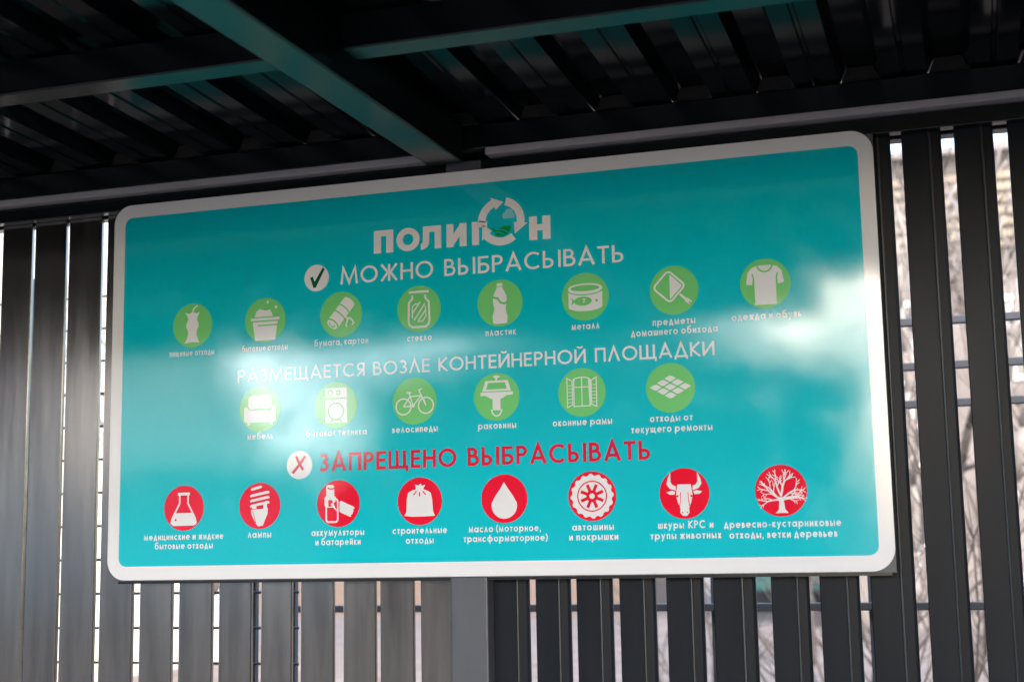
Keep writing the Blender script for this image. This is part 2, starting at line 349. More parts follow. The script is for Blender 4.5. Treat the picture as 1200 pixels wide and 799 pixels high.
vv, ff = flatten([(True, hill), (False, cuts)]); art('green_hill', [(vv, ff, 0, 0, 1, 1)], 'leaf', -.0010)

# headings
def heading(s, x0, x1, z, cap, t, m, label):
    g = text_geo(s, x0, x1, z, cap, t); i = 0
    for w_ in s.split(' '):
        art('heading', g[i:i + len(w_)], m, -.0010, label=label); i += len(w_)
heading('МОЖНО ВЫБРАСЫВАТЬ', -.3307, .4092, .2365, .0425, .135, 'white', 'white capital heading below the logo')
heading('РАЗМЕЩАЕТСЯ ВОЗЛЕ КОНТЕЙНЕРНОЙ ПЛОЩАДКИ', -.6212, .6188, -.0005, .0335, .135, 'white', 'white capital heading between the two green rows')
heading('ЗАПРЕЩЕНО ВЫБРАСЫВАТЬ', -.3896, .4590, -.2362, .0450, .175, 'headred', 'red capital heading above the red row')

def badge(name, x, z, r, colr, layers, symm, label, symname='symbol'):
    vv, ff = flatten([(True, disc(0, 0, 1, n=56))])
    b = art(name, [(vv, ff, x, z, r, r)], colr, -.0010, origin=(x, z), label=label)
    vv, ff = flatten(layers)
    o = flat_obj(symname, [(vv, ff, 0, 0, r, r)], symm, b, -.0015, (0, 0))
    return b
W = lambda *ps: (True, sum(ps, [])); K = lambda *ps: (False, sum(ps, []))
badge('badge', -.397, .2585, .0345, 'white', [W([[(-.52, .05), (-.30, .12), (-.16, -.28), (.52, .78), (.66, .60), (-.06, -.72), (-.26, -.74)]])], 'darkgreen', 'white disc with a dark green tick', 'tick')
badge('badge', -.444, -.2177, .0355, 'white', [W([[(-.45, -.62), (-.62, -.52), (-.05, .12), (.38, .66), (.52, .58), (.14, .02)]], [[(-.34, .62), (-.18, .66), (.10, .1), (.38, -.30), (.24, -.42), (-.08, .0)]])], 'headred', 'white disc with a red cross', 'cross')

def tree_icon():
    rnd = random.Random(5); out = [[(-.24, -.86), (.26, -.86), (.14, -.72), (.10, -.42), (.12, -.25), (-.10, -.25), (-.08, -.45), (-.11, -.74)]]
    def br(x, y, a, l, t, d):
        pts = [(x, y)]
        for i in range(3):
            a += rnd.uniform(-14, 14); x += math.cos(R(a)) * l / 3; y += math.sin(R(a)) * l / 3; pts.append((x, y))
        out.extend(ribbon(pts, t))
        if d:
            for s in (-1, 1):
                br(*pts[-1], a + s * rnd.uniform(18, 34), l * .52, t * .6, d - 1)
            br(*pts[2], a + rnd.choice((-1, 1)) * rnd.uniform(28, 50), l * .5, t * .55, d - 1)
    for a, l in ((174, .52), (154, .60), (130, .62), (108, .60), (88, .60), (66, .60), (42, .62), (22, .58), (6, .50)):
        br(0, -.36 + (.14 if 50 < a < 130 else .0), a, l, .062, 2)
    return [W(out)]
def wheel(x, y, r, t): return ringp(x, y, r, r, t, 22)
ICON = {}
ICON['apple'] = [W([[(-.40, .60), (-.20, .54), (0, .60), (.20, .54), (.36, .60), (.26, .40), (.22, .26), (.30, .08), (.31, -.06), (.22, -.22), (.20, -.42), (.30, -.68), (.38, -.80), (.0, -.76), (-.40, -.80), (-.28, -.62), (-.22, -.40), (-.24, -.22), (-.34, -.06), (-.30, .1), (-.22, .26), (-.26, .42)]], ribbon([(0, .58), (.03, .72), (.12, .82), (.24, .90)], .06))]
ICON['bucket'] = [W([[(-.52, .16), (-.42, .42), (-.26, .52), (-.10, .46), (.04, .42), (.24, .46), (.32, .32), (.38, .16)]], rect(-.70, -.01, .70, .11), [[(-.62, -.04), (.62, -.04), (.50, -.90), (-.48, -.90)]], rect(.08, .74, .16, .86), rect(.48, .50, .58, .62)), K(rect(-.62, -.07, .62, -.03), rect(-.36, -.26, .62, -.20), rect(-.72, .11, .72, .15))]
def rot(polys, a, dx=0, dy=0):
    c, s = math.cos(R(a)), math.sin(R(a)); return [[(x * c - y * s + dx, x * s + y * c + dy) for x, y in p] for p in polys]
ICON['roll'] = [W(rot(rect(-.62, -.30, .62, .30) + disc(.62, 0, .14, .30), 50, -.02, .06)),
    K(rot(ribbon(arc(.22, 0, .10, .34, -90, 90, 8), .06) + ribbon(arc(-.12, 0, .10, .34, -90, 90, 8), .06), 50, -.02, .06)),
    K(rot(ringp(-.62, 0, .17, .33, .07) , 50, -.02, .06)), W(rot(disc(-.64, 0, .13, .27), 50, -.02, .06)), K(rot(ribbon(arc(-.64, 0, .06, .15, 60, 330, 10), .05), 50, -.02, .06)),
    W(ribbon([(.20, -.08), (.32, -.22), (.24, -.45), (.28, -.56)], .07), ribbon([(.26, -.16), (.46, -.20), (.60, -.38), (.52, -.48)], .07))]
jar = [(-.30, .60), (-.30, .46), (-.46, .28), (-.48, -.5), (-.44, -.68), (-.30, -.78), (.30, -.78), (.44, -.68), (.48, -.5), (.46, .28), (.30, .46), (.30, .60)]
ICON['jar'] = [W(line(.10, (-.46, .74), (.46, .74)), ribbon(jar, .085), ribbon([(-.30, -.40), (-.30, .12), (-.16, .22), (.02, .22)], .05), line(.06, (-.28, -.16), (.06, .30)), line(.06, (-.22, -.48), (.28, .22)), line(.06, (-.02, -.50), (.32, -.04)), ribbon([(.30, .10), (.32, -.34), (.16, -.54), (-.06, -.54)], .05))]
ICON['bottle'] = [W([[(-.12, .84), (.12, .84), (.13, .62), (.20, .50), (.30, .28), (.30, .0), (.26, -.16), (.26, -.34), (.33, -.56), (.31, -.84), (.20, -.88), (-.20, -.88), (-.31, -.84), (-.33, -.56), (-.26, -.34), (-.26, -.16), (-.30, .0), (-.30, .28), (-.20, .50), (-.13, .62)]]), K(ribbon([(-.34, .26), (-.10, .20), (.02, .02), (.18, -.04), (.34, .02)], .09), rect(-.13, .68, .13, .71))]
ICON['can'] = [W(rect(-.72, -.40, .72, .36), disc(0, -.40, .72, .20), disc(0, .36, .72, .20)), K(disc(0, .36, .62, .13)), K(ribbon(arc(0, .28, .72, .20, 180, 360, 14), .05)),
    K(disc(-.10, -.18, .38, .19), [[(-.42, -.18), (-.60, -.02), (-.56, -.18), (-.60, -.34)]], disc(.48, -.18, .06)), W(line(.04, (-.12, -.10), (-.02, -.10), (-.08, -.26)))]
pan = rot([rrect(-.47, -.47, .47, .47, .16)], 47, -.20, .16)
ICON['pan'] = [W(ribbon(pan[0], .075, True)), W(rot([rrect(-.40, -.40, .40, .40, .12)], 47, -.20, .16)), K(rect(-.9, -.6, -.17, .85)), W(ribbon(pan[0], .075, True)), K(ribbon(rot([rrect(-.41, -.41, .41, .41, .12)], 47, -.20, .16)[0], .05, True)),
    W(ribbon([(.24, -.18), (.52, -.44)], .09), ribbon([(.48, -.40), (.66, -.56)], .17)), K(disc(.62, -.53, .04))]
ICON['shirt'] = [W([[(-.30, .74), (.28, .74), (.50, .66), (.66, .48), (.74, .02), (.50, -.04), (.46, .36), (.46, -.78), (.40, -.84), (-.42, -.84), (-.47, -.78), (-.47, .36), (-.52, -.04), (-.76, .0), (-.68, .48), (-.52, .66)]]),
    K(ribbon(arc(0, .76, .30, .28, 180, 360, 12), .07), ribbon([(-.50, .42), (-.46, .24), (-.45, -.78)], .06), ribbon([(.50, .42), (.45, .24), (.45, -.78)], .06))]
ICON['sofa'] = [W([rrect(-.58, -.30, .58, .62, .22)], [rrect(-.78, -.58, .78, .14, .14)], rect(-.62, -.70, -.48, -.5), rect(.48, -.70, .62, -.5)), K(ribbon([(-.80, .16), (-.58, .10), (-.52, -.02), (-.20, -.02), (0, .02), (.20, -.02), (.52, -.02), (.58, .10), (.80, .16)], .05))]
ICON['washer'] = [W([rrect(-.50, -.76, .52, .76, .05)]), K(rect(-.50, .26, .52, .32), ringp(0, -.26, .36, .36, .06), ringp(-.26, .54, .11, .11, .05), rect(.02, .44, .20, .64), ribbon([(-.26, -.72), (-.18, -.64), (.2, -.64), (.28, -.72)], .06)), W(rect(.07, .49, .15, .59))]
ICON['bike'] = [W(wheel(-.50, -.22, .34, .055), wheel(.52, -.20, .34, .055), ribbon([(-.50, -.22), (-.06, -.20), (.30, .22), (-.20, .20), (-.50, -.22)], .05), line(.045, (-.06, -.20), (-.24, .36)), line(.06, (-.36, .37), (-.14, .37)), ribbon([(.52, -.20), (.28, .30), (.20, .46), (.34, .52)], .05), line(.04, (.52, -.20), (.44, .06)), disc(-.06, -.20, .07))]
ICON['sink'] = [W(rect(-.70, .06, .72, .20), [[(-.62, .24), (.64, .24), (.50, .68), (-.48, .68)]], line(.09, (0, .70), (0, .90)), line(.08, (-.12, .84), (.14, .84)), rect(-.17, -.56, .17, .08), [[(-.50, .08), (.50, .08), (.24, -.08), (-.24, -.08)]]), K([[(-.46, .32), (.46, .32), (.38, .60), (-.36, .60)]], rect(-.64, .20, .66, .235)), W(rect(-.02, .60, .04, .68), ribbon(arc(0, -.52, .22, .28, 180, 360, 10), .06))]
ICON['window'] = [W(ribbon([(-.34, -.56), (-.34, .52)] + arc(0, .52, .34, .10, 180, 0, 8) + [(.34, .52), (.34, -.56)], .045, True), line(.04, (0, -.56), (0, .60)), line(.035, (-.34, .22), (.34, .22)), ribbon([(-.62, -.60), (-.62, .60), (-.40, .48), (-.40, -.50)], .04, True), ribbon([(.62, -.60), (.62, .60), (.40, .48), (.40, -.50)], .04, True), *[line(.025, (sx * .62, y), (sx * .42, y)) for sx in (-1, 1) for y in (-.4, -.26, -.12, .02, .16, .3)])]
def dia(x, y): return [[(x - .24, y), (x - .04, y + .11), (x + .04, y + .11), (x + .24, y), (x + .04, y - .12), (x - .04, y - .12)]]
ICON['tiles'] = [W(*[dia(i * .30 - j * .30, .04 - (i + j - 2) * -.17 ) for i in range(3) for j in range(3)])]
ICON['flask'] = [W(line(.12, (-.30, .62), (.30, .62)), ribbon([(-.21, .58), (-.21, .20), (-.58, -.46), (-.62, -.66), (-.50, -.74), (.50, -.74), (.62, -.66), (.58, -.46), (.21, .20), (.21, .58)], .075), [[(-.46, -.22), (.46, -.22), (.62, -.5), (.60, -.70), (.5, -.76), (-.5, -.76), (-.60, -.70), (-.62, -.5)]]), K(disc(-.40, -.52, .05))]
ICON['lamp'] = [W(*[[[(-.44, y - .10), (.46, y + .06), (.48, y + .12), (.40, y + .17), (-.40, y + .02), (-.48, y - .04)]] for y in (.48, .26, .04)], [[(-.38, .66), (.10, .78), (.12, .84), (.04, .88), (-.38, .78), (-.44, .72)]], rect(-.38, -.12, -.16, .0), rect(.18, -.12, .36, .10), [[(-.42, -.16), (.40, -.10), (.38, -.36), (.26, -.62), (.16, -.86), (-.06, -.88), (-.16, -.80), (-.30, -.56), (-.40, -.34)]]), K(rect(-.12, -.14, .14, -.04), line(.03, (-.34, -.2), (-.18, -.74)))]
ICON['battery'] = [W(rot([rrect(-.22, -.38, .24, .38, .08)], 66, .34, -.24), [rrect(-.56, .02, -.18, .80, .10)], [rrect(-.64, -.16, -.10, .34, .12)]), K(rect(-.46, -.12, .04, .16), rot(ribbon(arc(0, -.32, .14, .10, 180, 360, 8), .06), 66, .36, -.25), ribbon(arc(-.32, .70, .16, .07, 180, 360, 8), .06)),
    W(ribbon(rrect(-.56, -.78, -.02, .20, .12), .07, True), [[(-.34, .26), (-.10, .12), (-.22, .02), (-.06, -.34), (-.36, -.02), (-.24, .06)]]), K(line(.05, (.04, .16), (.04, -.5)))]
ICON['bag'] = [W([[(-.52, .36), (-.34, .46), (-.16, .50), (-.20, .70), (-.04, .66), (.06, .74), (.10, .64), (.26, .68), (.16, .50), (.34, .44), (.50, .34), (.56, .1), (.60, -.44), (.68, -.62), (.2, -.64), (-.3, -.64), (-.70, -.60), (-.60, -.44), (-.58, .1)]]), K(line(.05, (0, .38), (0, .20)), line(.05, (-.14, .42), (-.28, .26)), line(.05, (.14, .42), (.28, .26)))]
ICON['drop'] = [W([[(0, .68), (-.16, .42), (-.38, .12), (-.52, -.14)] + arc(0, -.28, .55, .54, 166, 374, 22) + [(.52, -.14), (.38, .12), (.16, .42)]])]
gear = [((.90 if (i % 4) < 2 else .83) * math.cos(2 * math.pi * i / 64), (.90 if (i % 4) < 2 else .83) * math.sin(2 * math.pi * i / 64)) for i in range(64)]
ICON['tyre'] = [W([gear]), K(ringp(0, 0, .60, .60, .05, 32)), K(*[line(.13, (.18 * math.cos(a), .18 * math.sin(a)), (.50 * math.cos(a), .50 * math.sin(a))) for a in [math.pi / 8 + k * math.pi / 4 for k in range(8)]], disc(0, 0, .24)), W(disc(0, 0, .11))]
ICON['cow'] = [W([[(-.27, .36), (.27, .36), (.31, .12), (.33, -.08), (.27, -.34), (.17, -.58), (.18, -.76), (.08, -.88), (-.08, -.88), (-.18, -.76), (-.17, -.58), (-.27, -.34), (-.33, -.08), (-.31, .12)]],
    [[(-.34, .30), (-.34, .12), (-.58, .20), (-.70, .38), (-.66, .58), (-.54, .84), (-.54, .60), (-.54, .46), (-.46, .34)]], [[(.34, .30), (.34, .12), (.58, .20), (.70, .38), (.66, .58), (.54, .84), (.54, .60), (.54, .46), (.46, .34)]],
    [[(-.36, .08), (-.50, .12), (-.72, .06), (-.60, -.03), (-.40, -.04)]], [[(.36, .08), (.50, .12), (.72, .06), (.60, -.03), (.40, -.04)]]),
    K(line(.035, (-.32, .36), (-.32, .12)), line(.035, (.32, .36), (.32, .12)), line(.03, (-.15, .05), (-.16, -.26), (-.20, -.5)), line(.03, (.15, .05), (.16, -.26), (.20, -.5)), disc(-.28, -.10, .045), disc(.28, -.10, .045), disc(-.10, -.74, .03), disc(.10, -.74, .03))]
ICON['tree'] = tree_icon()
PIC = [  # icon, x, z, disc colour, what it shows, captions (text, x0, x1, z)
 ('apple', -.7553, .159, 'green', 'an apple core', [('пищевые отходы', -.823, -.690, .0790)]),
 ('bucket', -.5430, .159, 'green', 'a full bucket', [('бытовые отходы', -.609, -.4785, .0790)]),
 ('roll', -.3285, .159, 'green', 'a tied paper roll', [('бумага, картон', -.4030, -.2540, .0815)]),
 ('jar', -.1165, .159, 'green', 'a glass jar', [('стекло', -.1488, -.0829, .0785)]),
 ('bottle', .0964, .159, 'green', 'a plastic bottle', [('пластик', .0582, .1360, .0792)]),
 ('can', .3124, .159, 'green', 'an open tin with a fish', [('металл', .2768, .3455, .0800)]),
 ('pan', .5287, .159, 'green', 'a frying pan', [('предметы', .4749, .5765, .0775), ('домашнего обихода', .4226, .6283, .0546)]),
 ('shirt', .7425, .159, 'green', 'a T-shirt', [('одежда и обувь', .6622, .8208, .0768)]),
 ('sofa', -.5559, -.071, 'green', 'an armchair', [('мебель', -.5919, -.5190, -.1480)]),
 ('washer', -.3430, -.071, 'green', 'a washing machine', [('бытовая техника', -.4261, -.2590, -.1478)]),
 ('bike', -.1305, -.071, 'green', 'a bicycle', [('велосипеды', -.1901, -.0697, -.1478)]),
 ('sink', .0835, -.071, 'green', 'a washbasin', [('раковины', .0351, .1320, -.1482)]),
 ('window', .2980, -.071, 'green', 'a window with shutters', [('оконные рамы', .2242, .3699, -.1490)]),
 ('tiles', .5122, -.071, 'green', 'floor tiles', [('отходы от', .4610, .5619, -.1490), ('текущего ремонты', .4156, .6070, -.1735)]),
 ('flask', -.7735, -.317, 'red', 'a laboratory flask', [('медицинские и жидкие', -.8895, -.6578, -.3977), ('бытовые отходы', -.8573, -.6881, -.4212)]),
 ('lamp', -.5550, -.317, 'red', 'an energy saving lamp', [('лампы', -.5876, -.5222, -.3967)]),
 ('battery', -.3370, -.317, 'red', 'two batteries', [('аккумуляторы', -.4100, -.2669, -.3957), ('и батарейки', -.3990, -.2765, -.4190)]),
 ('bag', -.1190, -.317, 'red', 'a tied sack', [('строительные', -.1910, -.0484, -.3953), ('отходы', -.1562, -.0837, -.4194)]),
 ('drop', .0987, -.317, 'red', 'a drop of oil', [('масло (моторное,', .0075, .1891, -.3954), ('трансформаторное)', -.0059, .2052, -.4184)]),
 ('tyre', .3165, -.317, 'red', 'a car tyre', [('автошины', .2663, .3669, -.3964), ('и покрышки', .2585, .3769, -.4194)]),
 ('cow', .5361, -.317, 'red', 'a horned cow head', [('шкуры КРС и', .4724, .6007, -.3965), ('трупы животных', .4536, .6181, -.4205)]),
 ('tree', .7570, -.317, 'red', 'a bare tree', [('древесно-кустарниковые', .6256, .8866, -.3983), ('отходы, ветки деревьев', .6368, .8772, -.4221)]),
]
for key, x, z, colr, what, caps in PIC:
    badge('pictogram', x, z, .0582, colr, ICON[key], 'white', f'{colr} disc showing {what} in white')
    art('caption', sum((text_geo(s, a, b, zz, .0172, .155, track=.19) for s, a, b, zz in caps), []), 'white', -.0010, label=f'white caption below the {colr} disc showing {what}')

# ------------------------------------------------------------------ ground
def sheet_obj(name, x0, x1, y0, y1, z, m, kind='structure'):
    o = MB().add([(x0, y0, z), (x1, y0, z), (x1, y1, z), (x0, y1, z)], [(0, 1, 2, 3)]).build(name, m); tag(o, kind=kind); return o
sheet_obj('ground', -400, 400, -400, 400, 0, 'earth')
sheet_obj('leafy_ground', -400, 400, .6, 400, .005, 'ground')
pad = MB().box(-4.8, 3.4, -4.2, .35, .004, .10).build('concrete_pad', 'pad', bevel=.01); tag(pad, kind='structure')
sheet_obj('road', -400, 400, -14, -4.9, .006, 'asphalt')

# ------------------------------------------------------------------ canopy (roof, beams, posts)
can = empty('canopy', (0, 0, 0), 'dark steel canopy with profiled roof sheet on beams above the sign', 'canopy')
ZR = lambda y: ZC + .620 - .028 * y            # underside of the roof sheet
RX0, RX1, RY0, RY1 = -4.65, 3.1, -3.6, .16
# profiled sheet: crests 95 mm wide every 196 mm
def roof_part(xa, xb, yfront):
    prof = []
    for k in range(-28, 14):
        xx = .735 + .196 * k
        if xx < xa or xx + .196 > xb: continue
        prof += [(xx, 0), (xx + .016, .036), (xx + .079, .036), (xx + .095, 0), (xx + .138, 0), (xx + .1415, .004), (xx + .1485, .004), (xx + .152, 0), (xx + .196, 0)]
    NP = len(prof); vs = []; fs = []
    for yy in (yfront, RY1):
        for dz in (0, .0012): vs += [(a, yy, ZR(yy) + b + dz) for a, b in prof]
    for i in range(NP - 1):
        if prof[i] == prof[i + 1]: continue
        fs += [(i, i + 1, 2 * NP + i + 1, 2 * NP + i), (NP + i, 3 * NP + i, 3 * NP + i + 1, NP + i + 1), (i, NP + i, NP + i + 1, i + 1), (2 * NP + i, 2 * NP + i + 1, 3 * NP + i + 1, 3 * NP + i)]
    MB().add(vs, fs).build('roof_sheet', 'sheet', can)
roof_part(RX0, .545, RY0)
roof_part(.530, RX1, -3.2)  # right part cut short so more bright sky reflects in the sign
# dark fillers closing the crests over the wall beam, thin slits of daylight left round them
for k in range(-28, 12):
    mb = MB()
    xx = .735 + .196 * k
    if xx < RX0 + .15 or xx + .1 > RX1 - .15: continue
    mb.prism([(xx + .0065, .0040), (xx + .092, .0035), (xx + .0785, .0345), (xx + .0195, .0345)], (0, .012, ZR(.03)), (1, 0, 0), (0, 0, 1), (0, 1, 0), .035); mb.build('profile_filler', 'dark', can)
# wall beam and its pale trim strip
MB().box(RX0 + .1, RX1 - .1, .0, .062, ZC + .552, ZC + .617).build('wall_beam', 'frame', can, .004)
MB().box(RX0 + .1, -.100, -.014, .050, ZC + .531, ZC + .549).build('trim_strip', 'strip', can, .002)
MB().box(.068, RX1 - .1, -.014, .050, ZC + .533, ZC + .551).build('trim_strip', 'strip', can, .002)
# rafter over the centre post, outer rafters, purlins
def bar(name, a, b, wdt, z0, z1, m='frame'):
    a, b = Vector(a), Vector(b); d = (b - a).normalized(); n = Vector((d.y, -d.x)) * wdt / 2
    pl = [a - n, a + n, b + n, b - n]
    vs = [(p.x, p.y, z) for z in (z0, z1) for p in pl]
    return MB().add(vs, [(3, 2, 1, 0), (4, 5, 6, 7), (0, 1, 5, 4), (1, 2, 6, 5), (2, 3, 7, 6), (3, 0, 4, 7)]).build(name, m, can, .005)
bar('rafter', (-.036, -.012), (-.105, -3.5), .094, ZC + .517, ZC + .619)
bar('rafter', (-4.4, -.012), (-4.4, -3.5), .094, ZC + .517, ZC + .619)
bar('rafter', (2.9, -.012), (2.9, -3.1), .094, ZC + .517, ZC + .619)
for yy in (-.715, -1.75, -2.78):
    zt = ZR(yy + .035) - .002
    for xa, xb in ((-4.35, -.11), (.02, 2.85)):
        if yy < -2.5: xb = min(xb, .5)
        MB().box(xa, xb, yy - .035, yy + .035, ZC + .562, zt).build('purlin', 'frame', can, .003)
MB().box(RX0, .54, RY0 - .03, RY0, ZC + .645, ZC + .80).build('fascia', 'frame', can, .003)
MB().box(-.047, .048, .012, .10, .10, ZC + .529).build('post', 'post', can, .004)
for px, py in ((-4.4, .05), (2.9, .05), (-4.4, -3.45), (2.9, -3.05)):
    MB().box(px - .047, px + .047, py - .047, py + .047, .10, ZC + .515).build('post', 'frame', can, .004)

# ------------------------------------------------------------------ slat fence: two bays
YS = .050                                     # front of the slats
ZB, ZT = .16, ZC + .531
def slat_plain(x0, x1, parent):
    w_ = x1 - x0; th = .0012; dp = .011
    P = [(0, dp), (0, .002), (.002, 0), (w_ - .002, 0), (w_, .002), (w_, dp), (w_ - .006, dp), (w_ - .006, dp - th), (w_ - th, dp - th), (w_ - th, .0025), (w_ - .0026, th), (.0026, th), (th, .0025), (th, dp - th), (.006, dp - th), (.006, dp)]
    m = MB(); a = R(random.uniform(-.45, .45)); m.prism(P, (x0, YS, ZB), (math.cos(a), math.sin(a), 0), (-math.sin(a), math.cos(a), 0), (random.uniform(-.0006, .0006), 0, 1), ZT - ZB); return m.build('slat', 'slatback', parent)
def slat_ribbed(x0, x1, parent):
    k = (x1 - x0) / .084
    F = [(0, .013), (0, .002), (.002, 0), (.056, 0), (.0562, -.0015), (.0571, -.0026), (.0585, -.0031), (.0599, -.0026), (.0608, -.0015), (.0612, .0005), (.0618, .0016), (.078, .0040), (.084, .0085), (.084, .017)]
    P = [(a * k, b) for a, b in F] + [(a * k - (.0012 if a > .01 else -.0012), b + .0013) for a, b in F[::-1]]
    m = MB(); a = R(random.uniform(-.45, .45)); m.prism(P, (x0, YS, ZB), (math.cos(a), math.sin(a), 0), (-math.sin(a), math.cos(a), 0), (random.uniform(-.0006, .0006), 0, 1), ZT - ZB); o = m.build('slat', 'slat', parent)
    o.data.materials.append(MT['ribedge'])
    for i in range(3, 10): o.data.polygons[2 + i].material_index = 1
    return o
cx_, cy_, cz_ = cam.matrix_world.translation
def atwall(u, v, y):
    d = rt * ((u - 600) / 1665.84) + fw - up * ((v - 399.5) / 1665.84); t_ = (y - cy_) / d.y; return cx_ + d.x * t_, cz_ + d.z * t_
XW = lambda u: atwall(u, 799, YS)[0]
fl = empty('slat_fence', (-1.5, .06, .1), 'left bay of lighter grey plain metal slats beside the centre post', 'fence', 'bays of the slat fence')
fr = empty('slat_fence', (1.5, .06, .1), 'right bay of dark anthracite ribbed metal slats beside the centre post', 'fence', 'bays of the slat fence')
LE = [(25.8, 64), (67.5, 107.5), (114, 153), (161.5, 200), (208, 247.5), (255.5, 294), (304.7, 341), (352, 391), (402, 440), (446, 485.5), (494, 531)]
xs = [(XW(a), XW(b)) for a, b in LE]
p_ = .1142; first = xs[0]
for k in range(1, 30):
    a = first[0] - p_ * k + (.006 if k == 1 else 0); slat_a = (a, a + .102 - (.0 if k > 1 else .004))
    if a > -4.33: xs.append(slat_a)
for a, b in xs: slat_plain(a, b, fl)
RE = [(580, 621), (629.5, 669.7), (678, 719.7), (729, 771), (784, 827.5), (840, 890), (908, 953), (966, 1013), (1026, 1079), (1093, 1142.5), (1159, 1208)]
xs = [(XW(a), XW(b)) for a, b in RE]; last = xs[-1][0]
for k in range(1, 14):
    if last + .1145 * k < 2.75: xs.append((last + .1145 * k, last + .1145 * k + .086))
for a, b in xs: slat_ribbed(a, b, fr)
for z0, z1 in ((ZC + .488, ZC + .529), (.18, .24)):
    MB().box(-4.35, -.05, YS + .019, YS + .059, z0, z1).build('rail', 'frame', fl, .002)
    MB().box(.05, 2.85, YS + .019, YS + .059, z0, z1).build('rail', 'frame', fr, .002)

for par, xa, xb in ((fl, -4.35, -.0005), (fr, .0005, 2.85)):
    MB().box(xa, xb, YS + .019, YS + .057, ZC + .533, ZC + .612).build('rail', 'frame', par, .002)
    xa, xb = (xa, -.05) if xa < -1 else (.05, xb)
    MB().box(xa, xb, .014, YS - .003, ZC + .491, ZC + .529).build('header', 'frame', par, .002)
for nm, xw, lb in (('left', -4.46, 'unseen dark slatted side wall added to shade the left end of the canopy'), ('right', 2.96, 'unseen dark slatted side wall added to shade the right end of the canopy')):  # unseen side walls, added to keep side light off the sign
    sw = empty('slat_fence', (xw, -1.7, .1), lb, 'fence'); yy = -3.38
    while yy < -.12:
        MB().box(xw - .006, xw + .006, yy, yy + .092, ZB, ZC + (.50 if xw < 0 else .36)).build('slat', 'slat', sw); yy += .108
    for z0 in (.3, ZC + (.42 if xw < 0 else .28)): MB().box(xw + (.008 if xw < 0 else -.038), xw + (.038 if xw < 0 else -.008), -3.39, -.02, z0, z0 + .04).build('rail', 'frame', sw)

# ------------------------------------------------------------------ behind the fence: mesh fence, bar fence
mf = empty('mesh_fence', (-2.0, .62, 0), 'grey welded wire mesh fence close behind the left slats', 'fence')
YM = .62; z_ref = atwall(117, 385, YM)[1]; m = MB(); xl, xr = -4.2, atwall(350, 745, YM)[0]
for k in range(-21, 12):
    z = z_ref + .1045 * k
    if .08 < z < 2.45: m.tube((xl, YM, z), (xr, YM, z), .0045, n=6)
xx = xl + .02
while xx < xr - .02:
    m.tube((xx, YM + .006, .06), (xx, YM + .006, 2.45), .0025, n=5); xx += .42
m.build('wire_panel', 'wire', mf, smooth=True)
for u in (25, 298.5, 345):
    a = atwall(u - 4, 745, YM + .03)[0]; b = atwall(u + 4, 745, YM + .03)[0]
    MB().box(a, b, YM + .012, YM + .012 + (b - a), 0, 2.5).build('fence_post', 'bluegrey', mf, .002)
bf = empty('bar_fence', (1.0, 1.3, 0), 'dark blue grey railing of horizontal bars behind the right slats', 'fence')
YB = 1.3
for u, v in ((1055, 378), (1057, 430), (1060, 474), (890, 711)):
    z = atwall(u, v, YB)[1]
    MB().box(-1.2, 3.2, YB, YB + .03, z - .012, z + .012).build('rail', 'bluegrey', bf, .003)
for u in (839, 1026):
    xx = atwall(u, 745, YB)[0]
    MB().box(xx - .018, xx + .018, YB + .032, YB + .068, 0, atwall(1055, 378, YB)[1] + .06).build('fence_post', 'bluegrey', bf, .003)

